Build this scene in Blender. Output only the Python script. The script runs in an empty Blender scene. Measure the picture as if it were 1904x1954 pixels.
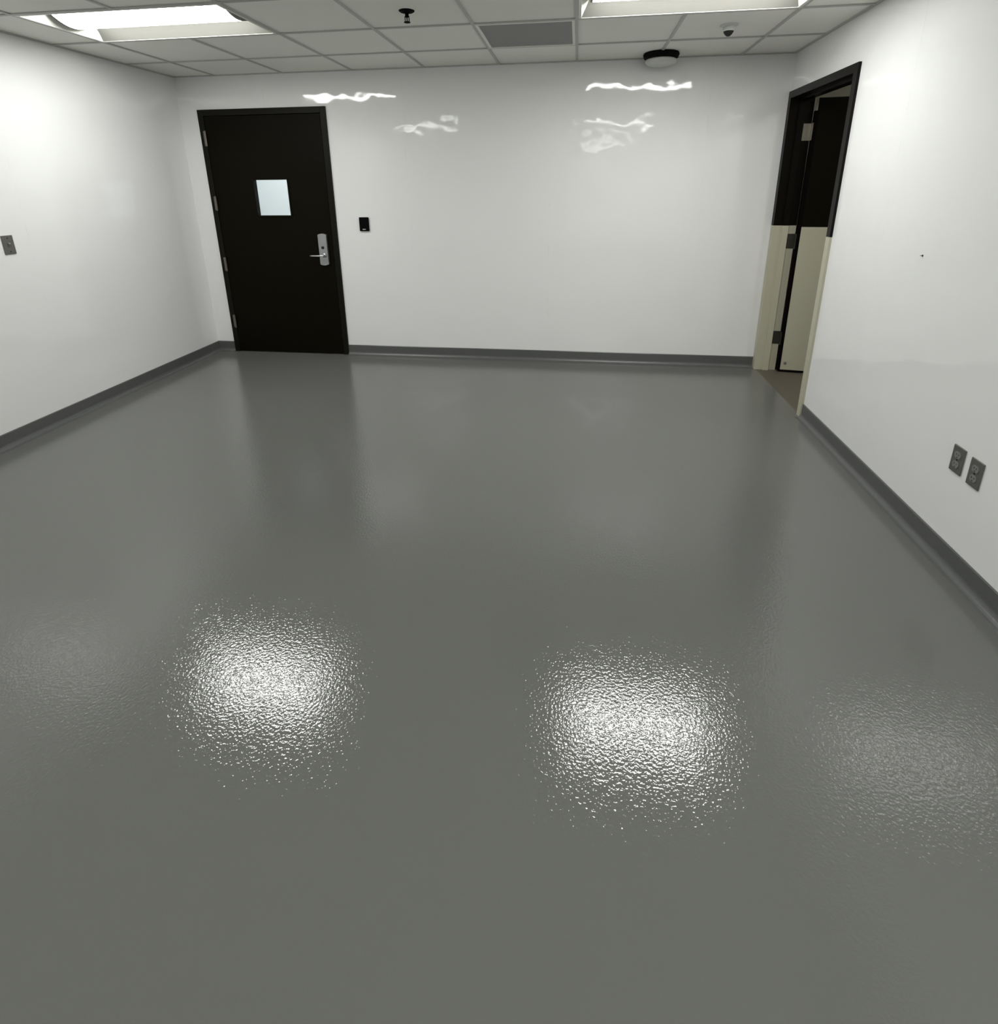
import bpy, bmesh, math
from mathutils import Vector, Matrix

# ------------------------------------------------------------------ camera, world, exposure
S = bpy.context.scene
C = S.collection
W, H = 5.041, 2.4436          # room width, ceiling height
YB = -8.60                    # wall behind the camera
T = 0.6096                    # ceiling grid module
GX, GY = 0.3873, 0.5366       # first grid line from left wall / from back wall
CAM = Vector((3.4705, -4.7375, 1.5362))
YAW, PITCH, ROLL, FPX = -0.13729, -0.30484, -0.01009, 1034.36

cd = bpy.data.cameras.new('camera')
cam = bpy.data.objects.new('camera', cd); C.objects.link(cam); S.camera = cam
cd.sensor_fit = 'HORIZONTAL'; cd.sensor_width = 36.0
cd.lens = 36.0 * FPX / 1904
cd.shift_x = -(955.6 - 952) / 1904
cd.shift_y = (678.87 - 977) / 1904
cd.clip_start = 0.02
f = Vector((math.sin(YAW)*math.cos(PITCH), math.cos(YAW)*math.cos(PITCH), math.sin(PITCH)))
r = f.cross(Vector((0, 0, 1))).normalized(); u = r.cross(f)
c_, s_ = math.cos(ROLL), math.sin(ROLL)
r2 = c_*r + s_*u; u2 = -s_*r + c_*u
M = Matrix((r2, u2, -f)).transposed().to_4x4(); M.translation = CAM
cam.matrix_world = M

wd = bpy.data.worlds.new('world'); S.world = wd; wd.use_nodes = True
wd.node_tree.nodes['Background'].inputs[0].default_value = (0.02, 0.02, 0.02, 1)
S.view_settings.view_transform = 'Standard'; S.view_settings.look = 'None'
S.view_settings.exposure = 0.0; S.view_settings.gamma = 1.0
S.view_settings.use_curve_mapping = False
LENS = 24.5                   # radiance of the lamp lenses
LCOL = (1.0, 1.005, 0.975)

# ------------------------------------------------------------------ helpers
def mat(name, col, rough=0.5, metal=0.0, spec=0.5, coat=0.0, emit=None, estr=0.0):
    m = bpy.data.materials.new(name); m.use_nodes = True
    b = m.node_tree.nodes['Principled BSDF']
    b.inputs['Base Color'].default_value = (*col, 1)
    b.inputs['Roughness'].default_value = rough
    b.inputs['Metallic'].default_value = metal
    b.inputs['Specular IOR Level'].default_value = spec
    b.inputs['Coat Weight'].default_value = coat
    if emit:
        b.inputs['Emission Color'].default_value = (*emit, 1)
        b.inputs['Emission Strength'].default_value = estr
    return m

def bump(m, scale, strength, dist, detail=2.0, stretch=(1, 1, 1), vec=None, prev=None):
    nt = m.node_tree; b = nt.nodes['Principled BSDF']
    if vec is None:
        tc = nt.nodes.new('ShaderNodeTexCoord'); vec = tc.outputs['Object']
    mp = nt.nodes.new('ShaderNodeMapping'); mp.inputs['Scale'].default_value = stretch
    n = nt.nodes.new('ShaderNodeTexNoise'); n.inputs['Scale'].default_value = scale
    n.inputs['Detail'].default_value = detail
    bp = nt.nodes.new('ShaderNodeBump'); bp.inputs['Strength'].default_value = strength
    bp.inputs['Distance'].default_value = dist
    nt.links.new(vec, mp.inputs['Vector']); nt.links.new(mp.outputs[0], n.inputs['Vector'])
    nt.links.new(n.outputs['Fac'], bp.inputs['Height'])
    if prev: nt.links.new(prev.outputs[0], bp.inputs['Normal'])
    nt.links.new(bp.outputs[0], b.inputs['Normal'])
    return bp

def panel_mat(name, axis):
    """glossy white wall panels 1.22 m wide, slightly wavy, each panel with waves of its own"""
    m = mat(name, (0.87, 0.873, 0.868), 0.045, spec=0.5)
    nt = m.node_tree; L = nt.links
    tc = nt.nodes.new('ShaderNodeTexCoord'); sp = nt.nodes.new('ShaderNodeSeparateXYZ')
    L.new(tc.outputs['Object'], sp.inputs[0])
    def math_(op, a, b=None):
        n = nt.nodes.new('ShaderNodeMath'); n.operation = op
        for i, v in enumerate((a, b)):
            if v is None: continue
            if isinstance(v, (int, float)): n.inputs[i].default_value = v
            else: L.new(v, n.inputs[i])
        return n.outputs[0]
    idx = math_('FLOOR', math_('DIVIDE', math_('SUBTRACT', sp.outputs[axis], 0.80), 1.2192))
    off = math_('MULTIPLY', idx, 5.37)
    cb = nt.nodes.new('ShaderNodeCombineXYZ')
    L.new(math_('ADD', sp.outputs[axis], off), cb.inputs[0])
    L.new(off, cb.inputs[1]); L.new(sp.outputs['Z'], cb.inputs[2])
    b1 = bump(m, 1.6, 1.0, WAVE[0], 1.0, (1, 1, 1.6), cb.outputs[0])
    b2 = bump(m, 9.0, 1.0, WAVE[1], 0.6, (1, 1, 1.0), cb.outputs[0], b1)
    bump(m, 260.0, 1.0, 0.00002, 0.0, (1, 1, 1), cb.outputs[0], b2)
    return m
WAVE = (0.0050, 0.0018)

def box(bm, a, b, mi=0):
    vs = [bm.verts.new((x, y, z)) for x in (a[0], b[0]) for y in (a[1], b[1]) for z in (a[2], b[2])]
    for q in ((0,1,3,2),(4,6,7,5),(0,4,5,1),(2,3,7,6),(0,2,6,4),(1,5,7,3)):
        fc = bm.faces.new([vs[i] for i in q]); fc.material_index = mi
    return bm

def lathe(bm, prof, seg=32, c=(0, 0, 0), axis='Z'):
    """prof: list of (radius, height) along the axis"""
    rings = []
    for rr, h in prof:
        ring = []
        for k in range(seg):
            a = 2*math.pi*k/seg
            p = (rr*math.cos(a), rr*math.sin(a), h)
            if axis == 'Y': p = (p[0], h, p[1])
            if axis == 'X': p = (h, p[0], p[1])
            ring.append(bm.verts.new((p[0]+c[0], p[1]+c[1], p[2]+c[2])))
        rings.append(ring)
    for a, b in zip(rings, rings[1:]):
        for k in range(seg):
            bm.faces.new((a[k], a[(k+1) % seg], b[(k+1) % seg], b[k]))
    bm.faces.new(rings[0]); bm.faces.new(rings[-1])
    return bm

def prism(bm, poly, x0, x1):
    """poly of (y,z) swept along x"""
    A = [bm.verts.new((x0, y, z)) for y, z in poly]; B = [bm.verts.new((x1, y, z)) for y, z in poly]
    n = len(poly)
    for k in range(n): bm.faces.new((A[k], A[(k+1) % n], B[(k+1) % n], B[k]))
    bm.faces.new(A); bm.faces.new(B)
    return bm

def obj(name, bm, m, parent=None, bevel=0.0, smooth=False, loc=None):
    bmesh.ops.recalc_face_normals(bm, faces=bm.faces)
    me = bpy.data.meshes.new(name); bm.to_mesh(me); bm.free()
    for mm in (m if isinstance(m, (list, tuple)) else [m]): me.materials.append(mm)
    o = bpy.data.objects.new(name, me); C.objects.link(o)
    if parent: o.parent = parent
    if loc: o.location = loc
    if smooth: me.polygons.foreach_set('use_smooth', [True]*len(me.polygons))
    if bevel:
        md = o.modifiers.new('bevel', 'BEVEL'); md.width = bevel; md.segments = 3; md.limit_method = 'ANGLE'
    return o

def struct(o): o['kind'] = 'structure'; return o
def empty(name, loc, rz=0):
    o = bpy.data.objects.new(name, None); C.objects.link(o); o.location = loc
    o.rotation_euler = (0, 0, rz); o.empty_display_size = 0.1; return o
def tag(o, label, cat, group=None):
    o['label'] = label; o['category'] = cat
    if group: o['group'] = group
    return o
BM = bmesh.new

# ------------------------------------------------------------------ materials
m_back = panel_mat('wall_panel_x', 0)
m_side = panel_mat('wall_panel_y', 1)
m_floor = mat('grey_epoxy', (0.142, 0.145, 0.136), 0.065, spec=0.55)
fb = bump(m_floor, 115.0, 1.0, 0.00074, 1.0)
m_cove = mat('grey_epoxy_base', (0.105, 0.109, 0.107), 0.3)
bump(m_cove, 80.0, 1.0, 0.0008, 1.0)
m_tile = mat('ceiling_tile', (0.87, 0.87, 0.81), 0.95, spec=0.1)
bump(m_tile, 220.0, 0.5, 0.0006, 3.0)
m_tee = mat('ceiling_tee', (0.50, 0.50, 0.47), 0.5, spec=0.3)
m_white = mat('white_enamel', (0.80, 0.80, 0.74), 0.4)
m_refl = mat('lamp_reflector', (0.24, 0.236, 0.215), 0.5, spec=0.2)
m_lens = mat('lamp_lens', (0.8, 0.8, 0.8), 0.5, emit=LCOL, estr=LENS)
m_brown = mat('dark_brown_paint', (0.0045, 0.0038, 0.0014), 0.5, spec=0.07)
m_brownf = mat('dark_brown_frame_paint', (0.0075, 0.0068, 0.0040), 0.45, spec=0.13)
m_brownd = mat('dark_brown_right_frame', (0.006, 0.005, 0.004), 0.34, spec=0.10)
m_cream = mat('cream_primer', (0.50, 0.485, 0.375), 0.45)
m_gap = mat('dark_edge_gap_shade', (0.004, 0.003, 0.003), 0.9, spec=0.03)  # unpainted edge colour, also used as painted shade in the door gaps
m_hinge = mat('hinge_bronze', (0.16, 0.145, 0.125), 0.4, 0.5)
m_hinge2 = mat('hinge_steel', (0.34, 0.32, 0.28), 0.35, 0.7)
m_hinge3 = mat('hinge_dark', (0.065, 0.06, 0.048), 0.45, 0.5)
m_steel = mat('satin_steel', (0.42, 0.43, 0.43), 0.34, 0.85)
m_chrome = mat('polished_steel', (0.9, 0.9, 0.88), 0.32, 0.9)
m_black = mat('black_plastic', (0.002, 0.002, 0.002), 0.6, spec=0.06)
m_blackm = mat('matt_black', (0.004, 0.004, 0.004), 0.8, spec=0.1)
m_plate = mat('stainless_plate', (0.17, 0.165, 0.155), 0.4, 0.55)
m_recept = mat('grey_receptacle', (0.20, 0.20, 0.19), 0.45)
m_slot = mat('slot_black', (0.01, 0.01, 0.01), 0.7)
m_device = mat('off_white_plastic', (0.62, 0.64, 0.60), 0.45)
m_vent = mat('vent_grey', (0.30, 0.30, 0.295), 0.6)
m_side_wall = mat('side_room_wall', (0.62, 0.61, 0.53), 0.6)
m_side_floor = mat('side_room_floor', (0.11, 0.098, 0.075), 0.5)
bump(m_side_floor, 30, 0.5, 0.002)
m_glass = mat('clear_glass', (0.95, 0.97, 0.97), 0.05)
m_glass.node_tree.nodes['Principled BSDF'].inputs['Transmission Weight'].default_value = 1.0
m_glass.node_tree.nodes['Principled BSDF'].inputs['IOR'].default_value = 1.02
m_corr = mat('corridor_paint', (0.80, 0.83, 0.83), 0.7)
m_corrlamp = mat('corridor_lamp', (0.8, 0.8, 0.8), 0.5, emit=(0.96, 0.99, 1.0), estr=12.0)
m_sidefill = mat('side_room_fill', (0.8, 0.8, 0.8), 0.5, emit=(1.0, 0.97, 0.88), estr=14.0)

# ------------------------------------------------------------------ room shell
DX0, DX1, DZ = 0.1765, 1.3475, 2.184          # back door, outside of frame
RY0, RY1 = -0.007, -1.076                     # right doorway, outside of frame
TH = 0.14                                     # wall thickness

bm = BM(); box(bm, (-0.12, YB-0.12, -0.10), (W+0.0, 0.12, 0.0)); floor = struct(obj('floor', bm, m_floor))
bm = BM(); box(bm, (-0.12, YB, 0), (0, 0, H+0.012)); struct(obj('wall_left', bm, m_side))
bm = BM()                                     # back wall around the door opening
box(bm, (-0.12, 0, 0), (DX0+0.03, 0.12, H+0.2)); box(bm, (DX1-0.03, 0, 0), (W, 0.12, H+0.2))
box(bm, (DX0+0.03, 0, DZ-0.03), (DX1-0.03, 0.12, H+0.2)); struct(obj('wall_back', bm, m_back))
bm = BM()                                     # right wall around the doorway
box(bm, (W, YB, 0), (W+TH, RY1+0.03, H+0.2)); box(bm, (W, RY1+0.03, DZ-0.03), (W+TH, 0.12, H+0.2))
box(bm, (W, RY0-0.03, 0), (W+TH, 0.12, DZ-0.03)); struct(obj('wall_right', bm, m_side))
bm = BM(); box(bm, (-0.12, YB-0.12, 0), (W+TH, YB, H+0.2)); struct(obj('wall_front', bm, m_back))

# ceiling : lay-in tiles, with gaps left for lamps and grille
LAMPS = [(0, 1), (5, 1), (0, 6), (5, 6), (5, 11)]      # (column, row) of the left near cell, 2 cells wide
VENT = (4, 0)
skip = {VENT}
for cx_, ry_ in LAMPS: skip |= {(cx_, ry_), (cx_+1, ry_)}
xs = [0.0] + [GX+k*T for k in range(8)] + [W]
ys = [0.0] + [-GY-k*T for k in range(14) if -GY-k*T > YB] + [YB]
bm = BM()
RB = 0.007
for i in range(len(xs)-1):
    for j in range(len(ys)-1):
        if (i-1, j-1) in skip: continue
        e = 0.0
        box(bm, (xs[i]+e, ys[j+1]+e, H+RB), (xs[i+1]-e, ys[j]-e, H+RB+0.012))
ceil = struct(obj('ceiling', bm, m_tile))
hw = 0.009
bm = BM()
for k in range(8):
    x = GX+k*T
    cuts = sorted([(-GY-ry_*T-T+hw, -GY-ry_*T-hw) for cx_, ry_ in LAMPS if cx_+1 == k])
    y = YB
    for a, b in cuts:
        box(bm, (x-hw, y, H), (x+hw, a, H+RB-0.0002)); y = b
    box(bm, (x-hw, y, H), (x+hw, -0.02, H+RB-0.0002))
for j in range(1, len(ys)-1):
    y = ys[j]
    for i in range(len(xs)-1):
        a, b = (xs[i]+hw if i else 0.02), (xs[i+1]-hw if i < len(xs)-2 else W-0.02)
        box(bm, (a, y-hw, H), (b, y+hw, H+RB-0.0002))
box(bm, (0, YB, H), (0.02, 0, H+RB-0.0002)); box(bm, (W-0.02, YB, H), (W, 0, H+RB-0.0002))
box(bm, (0.02, -0.02, H), (W-0.02, 0, H+RB-0.0002))
obj('ceiling_grid', bm, m_tee, ceil)

# coved epoxy base along the walls
BH = 0.097
def cove_profile():
    p = [(0.0, 0.0), (0.0, BH), (0.004, BH), (0.007, BH-0.004)]
    R_ = 0.030
    for k in range(7):
        a = math.pi/2*k/6
        p.append((0.007+R_-R_*math.cos(a), 0.0015+R_-R_*math.sin(a)))
    p.append((0.045, 0.0)); return p
def base_run(bm, p0, p1, n):
    """profile swept from p0 to p1; n = direction into the room"""
    pr = cove_profile()
    A = [bm.verts.new((p0[0]+n[0]*d, p0[1]+n[1]*d, z)) for d, z in pr]
    B = [bm.verts.new((p1[0]+n[0]*d, p1[1]+n[1]*d, z)) for d, z in pr]
    k = len(pr)
    for i in range(k): bm.faces.new((A[i], A[(i+1) % k], B[(i+1) % k], B[i]))
    bm.faces.new(A); bm.faces.new(B)
bm = BM(); base_run(bm, (0, YB), (0, 0), (1, 0)); struct(obj('baseboard_left', bm, m_cove))
bm = BM(); base_run(bm, (0.007, 0), (DX0, 0), (0, -1)); base_run(bm, (DX1, 0), (W, 0), (0, -1))
struct(obj('baseboard_back', bm, m_cove))
bm = BM(); base_run(bm, (W, RY1), (W, YB), (-1, 0)); struct(obj('baseboard_right', bm, m_cove))
bm = BM(); base_run(bm, (0.045, YB), (W-0.045, YB), (0, 1)); struct(obj('baseboard_front', bm, m_cove))

# ------------------------------------------------------------------ back door
d1 = struct(empty('door_1', (DX0, 0, 0)))
w = DX1-DX0
FP = 0.016                                     # frame stands proud of the wall
bm = BM()
prism_ = [(0, 0)]
for a, b in (((0, -FP, 0), (0.05, 0.135, DZ)), ((w-0.05, -FP, 0), (w, 0.135, DZ)), ((0.05, -FP, DZ-0.05), (w-0.05, 0.135, DZ))):
    box(bm, a, b)
for a, b in (((0.05, 0.035, 0), (0.066, 0.07, DZ-0.05)), ((w-0.066, 0.035, 0), (w-0.05, 0.07, DZ-0.05)), ((0.066, 0.035, DZ-0.066), (w-0.066, 0.07, DZ-0.05))):
    box(bm, a, b)
obj('door_frame', bm, m_brownf, d1, bevel=0.002)
# leaf with the window hole
lx0, lx1, lz0, lz1 = 0.054, w-0.054, 0.006, DZ-0.055
hx0, hx1, hz0, hz1 = 0.612-DX0, 0.929-DX0, 1.294, 1.602
bm = BM(); y0, y1 = -0.012, 0.032
box(bm, (lx0, y0, lz0), (hx0, y1, lz1)); box(bm, (hx1, y0, lz0), (lx1, y1, lz1))
box(bm, (hx0, y0, lz0), (hx1, y1, hz0)); box(bm, (hx0, y0, hz1), (hx1, y1, lz1))
leaf = obj('door_leaf', bm, m_brown, d1)
bm = BM(); g = 0.014                           # vision-lite frame
for a, b in (((hx0-g, -0.018, hz0-g), (hx0+0.001, 0.036, hz1+g)), ((hx1-0.001, -0.018, hz0-g), (hx1+g, 0.036, hz1+g)),
             ((hx0+0.001, -0.018, hz0-g), (hx1-0.001, 0.036, hz0+0.001)), ((hx0+0.001, -0.018, hz1-0.001), (hx1-0.001, 0.036, hz1+g))):
    box(bm, a, b)
obj('window_frame', bm, m_brown, leaf, bevel=0.003)
bm = BM(); box(bm, (hx0, 0.008, hz0), (hx1, 0.014, hz1)); obj('glass_pane', bm, m_glass, leaf)
for z0, z1 in ((1.89, 2.011), (1.343, 1.463), (0.793, 0.915), (0.246, 0.366)):
    bm = BM(); lathe(bm, [(0.0085, z0), (0.0085, z1)], 14, (0.0515, -FP-0.009, 0))
    for k in range(1, 5): lathe(bm, [(0.0088, z0+k*(z1-z0)/5-0.001), (0.0088, z0+k*(z1-z0)/5+0.001)], 14, (0.0515, -FP-0.009, 0))
    lathe(bm, [(0.005, z1), (0.0065, z1+0.003), (0.003, z1+0.006)], 14, (0.0515, -FP-0.009, 0))
    lathe(bm, [(0.003, z0-0.006), (0.0065, z0-0.003), (0.005, z0)], 14, (0.0515, -FP-0.009, 0))
    box(bm, (0.030, -FP-0.003, z0), (0.0515, -FP+0.001, z1))
    obj('hinge', bm, m_hinge, d1, smooth=False)
# lock: tall escutcheon, thumb turn, lever
lk = BM(); px0, px1, pz0, pz1 = 1.170-DX0, 1.252-DX0, 0.862, 1.128
n = 10; pts = []
for k in range(n+1):
    t = k/n; pts.append((px0+(px1-px0)*t, pz1+0.010*math.sin(math.pi*t)))
for k in range(n+1):
    t = 1-k/n; pts.append((px0+(px1-px0)*t, pz0-0.010*math.sin(math.pi*t)))
A = [lk.verts.new((x, -0.012, z)) for x, z in pts]; B = [lk.verts.new((x, -0.042, z)) for x, z in pts]
for k in range(len(pts)): lk.faces.new((A[k], A[(k+1) % len(pts)], B[(k+1) % len(pts)], B[k]))
lk.faces.new(A); lk.faces.new(B)
plate = obj('lock_plate', lk, m_steel, d1, bevel=0.005)
lxc = (px0+px1)/2
bm = BM(); lathe(bm, [(0.013, -0.042), (0.013, -0.047), (0.009, -0.050)], 20, (lxc, 0, 1.014), 'Y'); obj('thumb_turn', bm, m_slot, plate)
bm = BM(); lathe(bm, [(0.019, -0.040), (0.019, -0.050), (0.011, -0.054), (0.011, -0.078)], 24, (lxc+0.008, 0, 0.945), 'Y'); obj('lever_hub', bm, m_steel, plate, smooth=False)
bm = BM()
path = [(lxc+0.016, -0.078, 0.945, 0.010), (lxc-0.01, -0.080, 0.945, 0.0095), (lxc-0.05, -0.080, 0.944, 0.008), (lxc-0.09, -0.077, 0.944, 0.0075), (lxc-0.116, -0.070, 0.944, 0.006)]
rings = []
for x, y, z, rr in path:
    rings.append([bm.verts.new((x, y+rr*math.cos(a), z+rr*0.85*math.sin(a))) for a in [2*math.pi*k/14 for k in range(14)]])
for a, b in zip(rings, rings[1:]):
    for k in range(14): bm.faces.new((a[k], a[(k+1) % 14], b[(k+1) % 14], b[k]))
bm.faces.new(rings[0]); bm.faces.new(rings[-1])
obj('lever', bm, m_chrome, plate, smooth=True)

# corridor behind the back door (seen through the little window)
cx0, cx1, cy1 = -0.9, 2.4, 1.9
bm = BM()
box(bm, (cx0, cy1, 0), (cx1, cy1+0.1, 2.6)); box(bm, (cx0-0.1, 0.12, 0), (cx0, cy1+0.1, 2.6)); box(bm, (cx1, 0.12, 0), (cx1+0.1, cy1+0.1, 2.6))
struct(obj('wall_corridor', bm, m_corr))
bm = BM(); box(bm, (cx0-0.1, 0.12, -0.1), (cx1+0.1, cy1+0.1, 0)); struct(obj('floor_corridor', bm, m_corr))
bm = BM(); box(bm, (cx0-0.1, 0.12, 2.6), (cx1+0.1, cy1+0.1, 2.65)); struct(obj('ceiling_corridor', bm, m_corr))
bm = BM(); box(bm, (-0.2, 0.7, 2.56), (1.6, 1.3, 2.60)); box(bm, (-0.17, 0.73, 2.555), (1.57, 1.27, 2.56), 1)
tag(obj('corridor_light', bm, [m_white, m_corrlamp]), 'flat white ceiling light in the corridor behind the dark back door', 'ceiling light')

# ------------------------------------------------------------------ right doorway
SP = 1.209                                      # height where dark paint gives way to cream primer
d2 = struct(empty('door_2', (W, 0, 0)))
def two(name, boxes, parent, dark=m_brownd, split=SP, bevel=0.0015):
    bm = BM()
    for a, b in boxes:
        if a[2] < split < b[2]:
            box(bm, a, (b[0], b[1], split), 1); box(bm, (a[0], a[1], split), b, 0)
        elif b[2] <= split: box(bm, a, b, 1)
        else: box(bm, a, b, 0)
    return obj(name, bm, [dark, m_cream], parent, bevel)
FX = 0.016
fr = [((-FX, RY0-0.05, 0), (TH+FX, RY0, DZ)),           # far jamb (in the corner)
      ((0.050, RY0-0.066, 0), (0.095, RY0-0.05, DZ-0.05)),   # its stop
      ((-FX, RY1, 0), (TH+FX, RY1+0.05, DZ)),
      ((0.050, RY1+0.05, 0), (0.095, RY1+0.066, DZ-0.05)),
      ((-FX, RY1+0.05, DZ-0.05), (TH+FX, RY0-0.05, DZ)),
      ((0.050, RY1+0.066, DZ-0.066), (0.095, RY0-0.066, DZ-0.05))]
bm = two('door_frame', fr, d2, bevel=0)
OPEN = math.radians(83)
LW, LT = 0.955, 0.045
PX, PY = TH+FX+0.014, RY0-0.052
def leafpt(a, t):   # a along the leaf from the hinge edge, t towards the room face
    ca, sa = math.cos(math.pi/2-OPEN), math.sin(math.pi/2-OPEN)
    return (PX+a*ca-t*sa, PY-a*sa-t*ca)
def lbox(bm, a0, a1, t0, t1, z0, z1, mi=0):
    P = [leafpt(a, t) for a in (a0, a1) for t in (t0, t1)]
    vs = [bm.verts.new((x, y, z)) for x, y in P for z in (z0, z1)]
    for q in ((0,1,3,2),(4,6,7,5),(0,4,5,1),(2,3,7,6),(0,2,6,4),(1,5,7,3)):
        fc = bm.faces.new([vs[i] for i in q]); fc.material_index = mi
bm = BM(); lbox(bm, 0.004, LW, 0, LT, 0.022, SP-0.008, 1); lbox(bm, 0.004, LW, 0, LT, SP-0.008, 2.126, 0)
leaf2 = obj('door_leaf', bm, [m_brown, m_cream], d2)
bm = BM(); lbox(bm, -0.011, 0.014, 0.0, LT+0.0005, 0.022, 2.04); obj('edge_gap_shade', bm, m_gap, leaf2)  # dark door edge, widened to paint in the shaded gap at the jamb
bm = BM(); lbox(bm, 0.004, LW, 0.0, LT-0.001, 0.004, 0.022); obj('bottom_gap_shade', bm, m_gap, leaf2)  # dark strip standing in for the shade under the leaf
bm = BM(); lbox(bm, 0.0, 0.004, 0.004, LT-0.004, 2.04, 2.124); obj('edge_plate', bm, m_cream, leaf2)
bm = BM(); P = leafpt(0.045, LT)
lathe(bm, [(0.011, P[1]+0.003), (0.011, P[1]-0.006), (0.008, P[1]-0.009)], 14, (P[0], 0, 0.085), 'Y'); obj('screw_plug', bm, m_recept, leaf2)
for z0, z1, mm in ((1.836, 1.956, m_hinge2), (1.03, 1.145, m_hinge3), (0.235, 0.345, m_hinge3)):
    bm = BM(); kx, ky = PX-0.004, PY-0.004
    lathe(bm, [(0.009, z0), (0.009, z1)], 14, (kx, ky, 0))
    box(bm, (0.098, RY0-0.053, z0), (TH+FX, RY0-0.0495, z1)); lbox(bm, -0.014, -0.011, 0.004, LT, z0, z1)
    obj('hinge', bm, mm, d2)

# room beyond the right doorway
bx0, bx1, by0, by1 = W+TH, W+3.0, -2.6, 0.85
bm = BM(); box(bm, (W, RY1+0.0, -0.10), (bx0, RY0, 0.0)); box(bm, (bx0, by0, -0.10), (bx1, by1, 0.0)); struct(obj('floor_side_room', bm, m_side_floor))
bm = BM(); box(bm, (bx0, by1, 0), (bx1+0.1, by1+0.1, 2.7)); box(bm, (bx1, by0-0.1, 0), (bx1+0.1, by1, 2.7)); box(bm, (bx0, by0-0.1, 0), (bx1, by0, 2.7))
box(bm, (bx0-0.02, 0.12, 0), (bx0, by1+0.1, 2.7))
struct(obj('wall_side_room', bm, m_side_wall))
bm = BM(); box(bm, (bx0, by0, 2.65), (bx1, by1, 2.7)); struct(obj('ceiling_side_room', bm, m_side_wall))
bm = BM(); box(bm, (bx0+0.9, -1.7, 2.62), (bx0+1.5, -1.1, 2.65)); box(bm, (bx0+0.93, -1.67, 2.615), (bx0+1.47, -1.13, 2.62), 1)  # added lamp, out of view, brightens the wall above the open leaf
tag(obj('side_room_fill_light', bm, [m_white, m_sidefill]), 'unseen flat fill light added to brighten the room beyond the right doorway', 'ceiling light')

# ------------------------------------------------------------------ recessed ceiling lamps
def troffer_profile():
    """cross-section of the near and far reflectors; u is across (0 = middle), z is up from the ceiling"""
    hu = T/2-hw-0.001
    p = [(hu, 0.0), (hu-0.018, 0.001)]
    for k in range(1, 9):
        t = k/8; p.append((hu-0.018-(hu-0.018-0.155)*t, 0.001+0.062*math.sin(t*math.pi/2)))
    return hu, p
def make_lamp():
    root = empty('recessed_light', (0, 0, H))
    L = 2*T-2*hw-0.002; hu, p = troffer_profile()
    bm = BM()
    for s in (-1, 1):                            # two curved reflectors
        lo = [bm.verts.new((-L/2, s*uu, z)) for uu, z in p]; hi = [bm.verts.new((L/2, s*uu, z)) for uu, z in p]
        for k in range(len(p)-1): bm.faces.new((lo[k], lo[k+1], hi[k+1], hi[k]))
    box(bm, (-L/2, -hu, 0.082), (L/2, hu, 0.085))
    for s in (-1, 1):
        box(bm, (min(s*L/2, s*L/2-s*0.002), -hu, 0.002), (max(s*L/2, s*L/2-s*0.002), hu, 0.084))
    box(bm, (-L/2, hu-0.001, 0.002), (L/2, hu, 0.084)); box(bm, (-L/2, -hu, 0.002), (L/2, -hu+0.001, 0.084))
    obj('housing', bm, m_refl, root)
    bm = BM()                                    # flat lip round the opening
    t_ = 0.016
    for a, b in (((-L/2, -hu), (L/2, -hu+t_)), ((-L/2, hu-t_), (L/2, hu)), ((-L/2, -hu+t_), (-L/2+t_, hu-t_)), ((L/2-t_, -hu+t_), (L/2, hu-t_))):
        box(bm, (a[0], a[1], -0.001), (b[0], b[1], 0.002))
    obj('frame', bm, m_white, root)
    bm = BM(); n = 40; x0, x1 = -L/2+0.074, L/2-0.074   # bowed lens
    a_, b_ = [], []
    for k in range(n+1):
        t = -1+2*k/n; uu = 0.155*t; z = 0.061-0.054*math.cos(t*math.pi/2)**0.8
        a_.append(bm.verts.new((x0, uu, z))); b_.append(bm.verts.new((x1, uu, z)))
    for k in range(n): bm.faces.new((a_[k], a_[k+1], b_[k+1], b_[k]))
    obj('lens', bm, m_lens, root)
    for s in (-1, 1):                            # grey rims that hold the ends of the lens
        bm = BM(); xa, xb = sorted((s*(L/2-0.0750), s*(L/2-0.062))); ra, rb, rc, rd = [], [], [], []
        for k in range(n+1):
            t = -1+2*k/n; uu = 0.157*t; z = 0.060-0.054*math.cos(t*math.pi/2)**0.8
            ra.append(bm.verts.new((xa, uu, z))); rb.append(bm.verts.new((xb, uu, z)))
            rc.append(bm.verts.new((xb, uu, 0.075))); rd.append(bm.verts.new((xa, uu, 0.075)))
        for k in range(n):
            for p_, q_ in ((ra, rb), (rb, rc), (rc, rd), (rd, ra)): bm.faces.new((p_[k], p_[k+1], q_[k+1], q_[k]))
        obj('lens_rim', bm, m_refl, root)
    for s in (-1, 1):                            # sloping end caps
        bm = BM(); xe, xi = s*(L/2-t_), s*(L/2-0.061)
        vs = [bm.verts.new(q) for q in ((xe, -hu+t_, 0.001), (xe, hu-t_, 0.001), (xi, hu-t_, 0.068), (xi, -hu+t_, 0.068))]
        bm.faces.new(vs); obj('end_cap', bm, m_white, root)
    return root
LL = {(0, 1): 'recessed white ceiling light over the left side, nearest the dark back door',
      (5, 1): 'recessed white ceiling light over the right side, beside the grey ceiling grille',
      (0, 6): 'recessed white ceiling light above and left of the viewer, mirrored in the back wall',
      (5, 6): 'recessed white ceiling light above and right of the viewer, mirrored in the back wall',
      (5, 11): 'rearmost recessed white ceiling light, far behind the viewer'}
proto = make_lamp()
for i, (cx_, ry_) in enumerate(LAMPS):
    if i == 0: o = proto
    else:
        o = proto.copy(); C.objects.link(o)
        for ch in proto.children:
            c = ch.copy(); C.objects.link(c); c.parent = o
    o.location = (GX+(cx_+1)*T, -GY-ry_*T-T/2, H)
    tag(o, LL[(cx_, ry_)], 'ceiling light', 'recessed ceiling lights')

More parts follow.
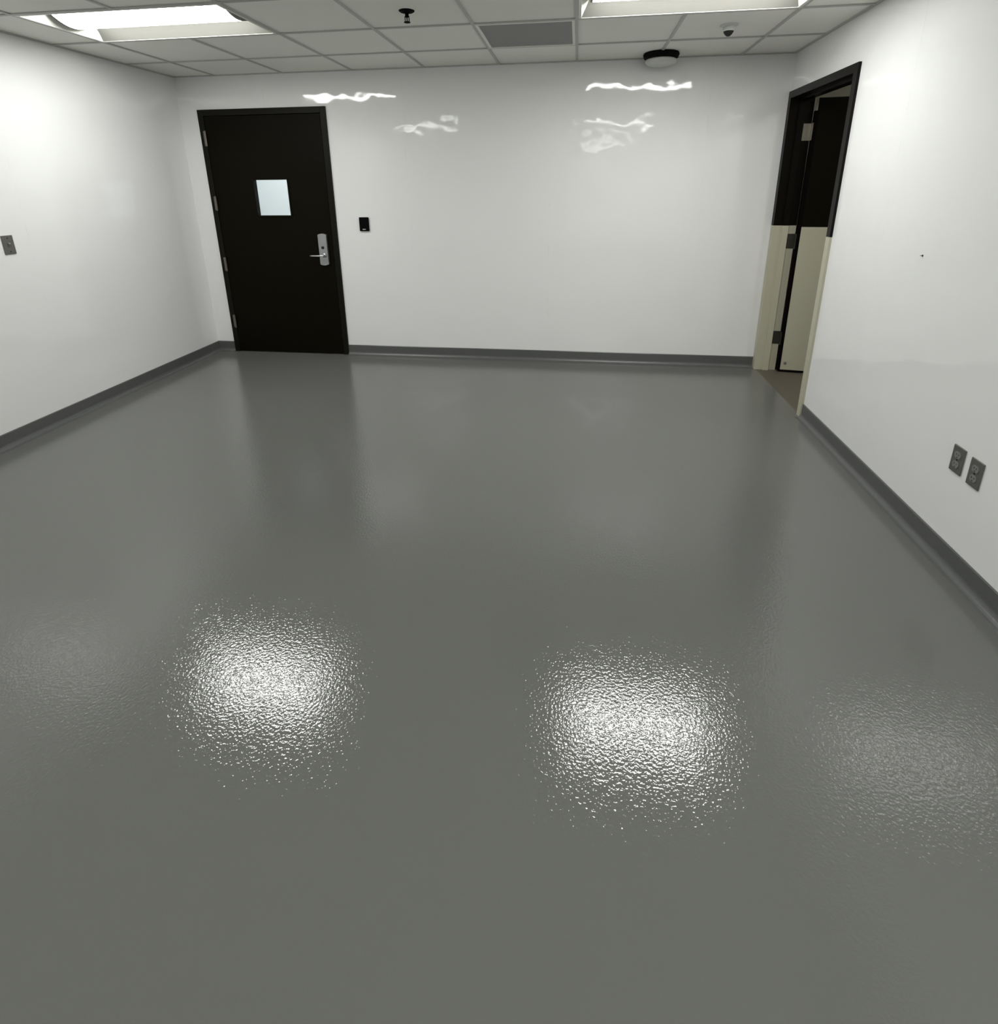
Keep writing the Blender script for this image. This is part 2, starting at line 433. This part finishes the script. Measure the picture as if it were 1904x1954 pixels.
# ------------------------------------------------------------------ ceiling grille
vx, vy = GX+(VENT[0]+0.5)*T, -GY-(VENT[1]+0.5)*T
gr = tag(empty('ceiling_grille', (vx, vy, H)), 'square grey perforated return air grille set in the white ceiling grid', 'air vent')
hv = T/2-hw-0.001
bm = BM(); t_ = 0.018
for a, b in (((-hv, -hv), (hv, -hv+t_)), ((-hv, hv-t_), (hv, hv)), ((-hv, -hv+t_), (-hv+t_, hv-t_)), ((hv-t_, -hv+t_), (hv, hv-t_))):
    box(bm, (a[0], a[1], -0.001), (b[0], b[1], 0.004))
obj('frame', bm, m_white, gr)
m_perf = m_vent; nt = m_perf.node_tree
tc = nt.nodes.new('ShaderNodeTexCoord'); vo = nt.nodes.new('ShaderNodeTexVoronoi'); vo.inputs['Scale'].default_value = 130; vo.inputs['Randomness'].default_value = 0
cr = nt.nodes.new('ShaderNodeValToRGB'); cr.color_ramp.elements[0].position = 0.30; cr.color_ramp.elements[0].color = (0.03, 0.03, 0.03, 1)
cr.color_ramp.elements[1].position = 0.36; cr.color_ramp.elements[1].color = (0.26, 0.26, 0.256, 1)
nt.links.new(tc.outputs['Object'], vo.inputs['Vector']); nt.links.new(vo.outputs['Distance'], cr.inputs[0]); nt.links.new(cr.outputs[0], nt.nodes['Principled BSDF'].inputs['Base Color'])
bm = BM(); box(bm, (-hv+t_, -hv+t_, 0.004), (hv-t_, hv-t_, 0.006)); obj('perforated_panel', bm, m_perf, gr)

# ------------------------------------------------------------------ small ceiling devices
sp = tag(empty('fire_sprinkler', (2.515, -1.445, H+RB)), 'small black fire sprinkler hanging from a ceiling tile left of the grille', 'sprinkler')
bm = BM(); lathe(bm, [(0.043, 0.0), (0.043, -0.002), (0.036, -0.007), (0.016, -0.012), (0.012, -0.014)], 28); obj('escutcheon', bm, m_blackm, sp, smooth=False)
bm = BM(); lathe(bm, [(0.010, -0.012), (0.010, -0.030), (0.007, -0.033)], 16)
for s in (-1, 1): box(bm, (s*0.011-0.002, -0.002, -0.054), (s*0.011+0.002, 0.002, -0.026))
lathe(bm, [(0.003, -0.030), (0.003, -0.052)], 10); obj('sprinkler_body', bm, m_blackm, sp)
bm = BM(); lathe(bm, [(0.006, -0.051), (0.018, -0.055), (0.018, -0.0575), (0.004, -0.060)], 20); obj('deflector', bm, m_blackm, sp)

se = tag(empty('ceiling_sensor', (4.352, -0.842, H+RB)), 'small white ceiling sensor with a dark tip, between the right light and the back wall', 'sensor')
bm = BM(); lathe(bm, [(0.054, 0.0), (0.054, -0.004), (0.046, -0.008), (0.036, -0.010), (0.033, -0.030), (0.030, -0.034)], 32); obj('sensor_base', bm, m_device, se)
bm = BM(); lathe(bm, [(0.030, -0.033), (0.028, -0.040), (0.020, -0.052), (0.010, -0.060), (0.003, -0.062)], 28); obj('sensor_eye', bm, m_slot, se, smooth=True)

ap = tag(empty('wireless_access_point', (4.050, -0.150, H)), 'round off-white disc on a black mount at the ceiling edge over the back wall', 'ceiling device')
bm = BM(); lathe(bm, [(0.125, 0.006), (0.130, -0.004), (0.122, -0.026), (0.105, -0.034)], 48); obj('mount', bm, m_blackm, ap)
bm = BM(); lathe(bm, [(0.100, -0.033), (0.110, -0.038), (0.112, -0.048), (0.106, -0.062), (0.085, -0.071), (0.04, -0.077), (0.01, -0.078)], 48); obj('disc_cover', bm, m_device, ap, smooth=True)

# ------------------------------------------------------------------ wall devices
cr_ = tag(empty('card_reader', (1.606, 0, 1.218)), 'black card reader on the white wall right of the dark back door', 'card reader')
bm = BM(); box(bm, (-0.043, -0.020, -0.060), (0.043, 0, 0.060)); obj('reader_body', bm, m_black, cr_, bevel=0.006)
bm = BM(); box(bm, (-0.014, -0.0215, -0.047), (0.014, -0.0195, -0.041)); obj('indicator', bm, m_device, cr_, bevel=0.0005)

def plate_bm():
    bm = BM(); box(bm, (-0.035, -0.006, -0.057), (0.035, 0, 0.057)); return bm
sw = tag(empty('light_switch', (0, -1.779, 1.214), math.pi/2), 'grey steel light switch plate on the left wall', 'light switch')
obj('cover_plate', plate_bm(), m_plate, sw, bevel=0.003)
bm = BM(); prism(bm, [(-0.005, 0.013), (-0.009, 0.012), (-0.016, 0.006), (-0.014, 0.001), (-0.008, -0.013), (-0.005, -0.013)], -0.006, 0.006); obj('toggle', bm, m_recept, sw)
for z in (-0.041, 0.041):
    bm = BM(); lathe(bm, [(0.004, -0.005), (0.004, -0.0072), (0.002, -0.0078)], 12, (0, 0, z), 'Y'); obj('screw', bm, m_slot, sw)

def make_outlet():
    root = empty('wall_outlet', (0, 0, 0), -math.pi/2)
    obj('cover_plate', plate_bm(), m_plate, root, bevel=0.003)
    for z in (-0.0205, 0.0205):
        bm = BM(); pts = []
        for k in range(24):
            a = 2*math.pi*k/24; pts.append((0.0175*math.cos(a), max(-0.0135, min(0.0135, 0.0175*math.sin(a)))))
        A = [bm.verts.new((x, -0.006, z+q)) for x, q in pts]; B = [bm.verts.new((x, -0.0085, z+q)) for x, q in pts]
        for k in range(24): bm.faces.new((A[k], A[(k+1) % 24], B[(k+1) % 24], B[k]))
        bm.faces.new(B)
        for x, h in ((-0.0065, 0.0042), (0.0065, 0.0036)): box(bm, (x-0.0013, -0.0088, z+0.003-h), (x+0.0013, -0.0080, z+0.003+h), 1)
        lathe_bm = box(bm, (-0.0025, -0.0088, z-0.011), (0.0025, -0.0080, z-0.007), 1)
        obj('socket', bm, [m_recept, m_slot], root)
    bm = BM(); lathe(bm, [(0.0035, -0.005), (0.0035, -0.0072), (0.002, -0.0078)], 12, (0, 0, 0), 'Y'); obj('screw', bm, m_slot, root)
    return root
o1 = make_outlet(); o1.location = (W, -2.530, 0.4515)
tag(o1, 'grey steel double outlet low on the right wall, the one nearer the doorway', 'wall outlet', 'outlets on the right wall')
o2 = o1.copy(); C.objects.link(o2)
for ch in o1.children:
    c = ch.copy(); C.objects.link(c); c.parent = o2
o2.location = (W, -2.635, 0.447)
tag(o2, 'grey steel double outlet low on the right wall, the one farther from the doorway', 'wall outlet', 'outlets on the right wall')

# little nail in the right wall
nl = BM(); lathe(nl, [(0.0045, 0.0), (0.0045, -0.003), (0.0015, -0.004), (0.0012, -0.012)], 12, (0, 0, 0), 'X')
nl2 = obj('nail', nl, m_hinge3, None, loc=(W, -2.006, 1.211)); tag(nl2, 'tiny dark nail in the bare right wall above the outlets', 'nail')
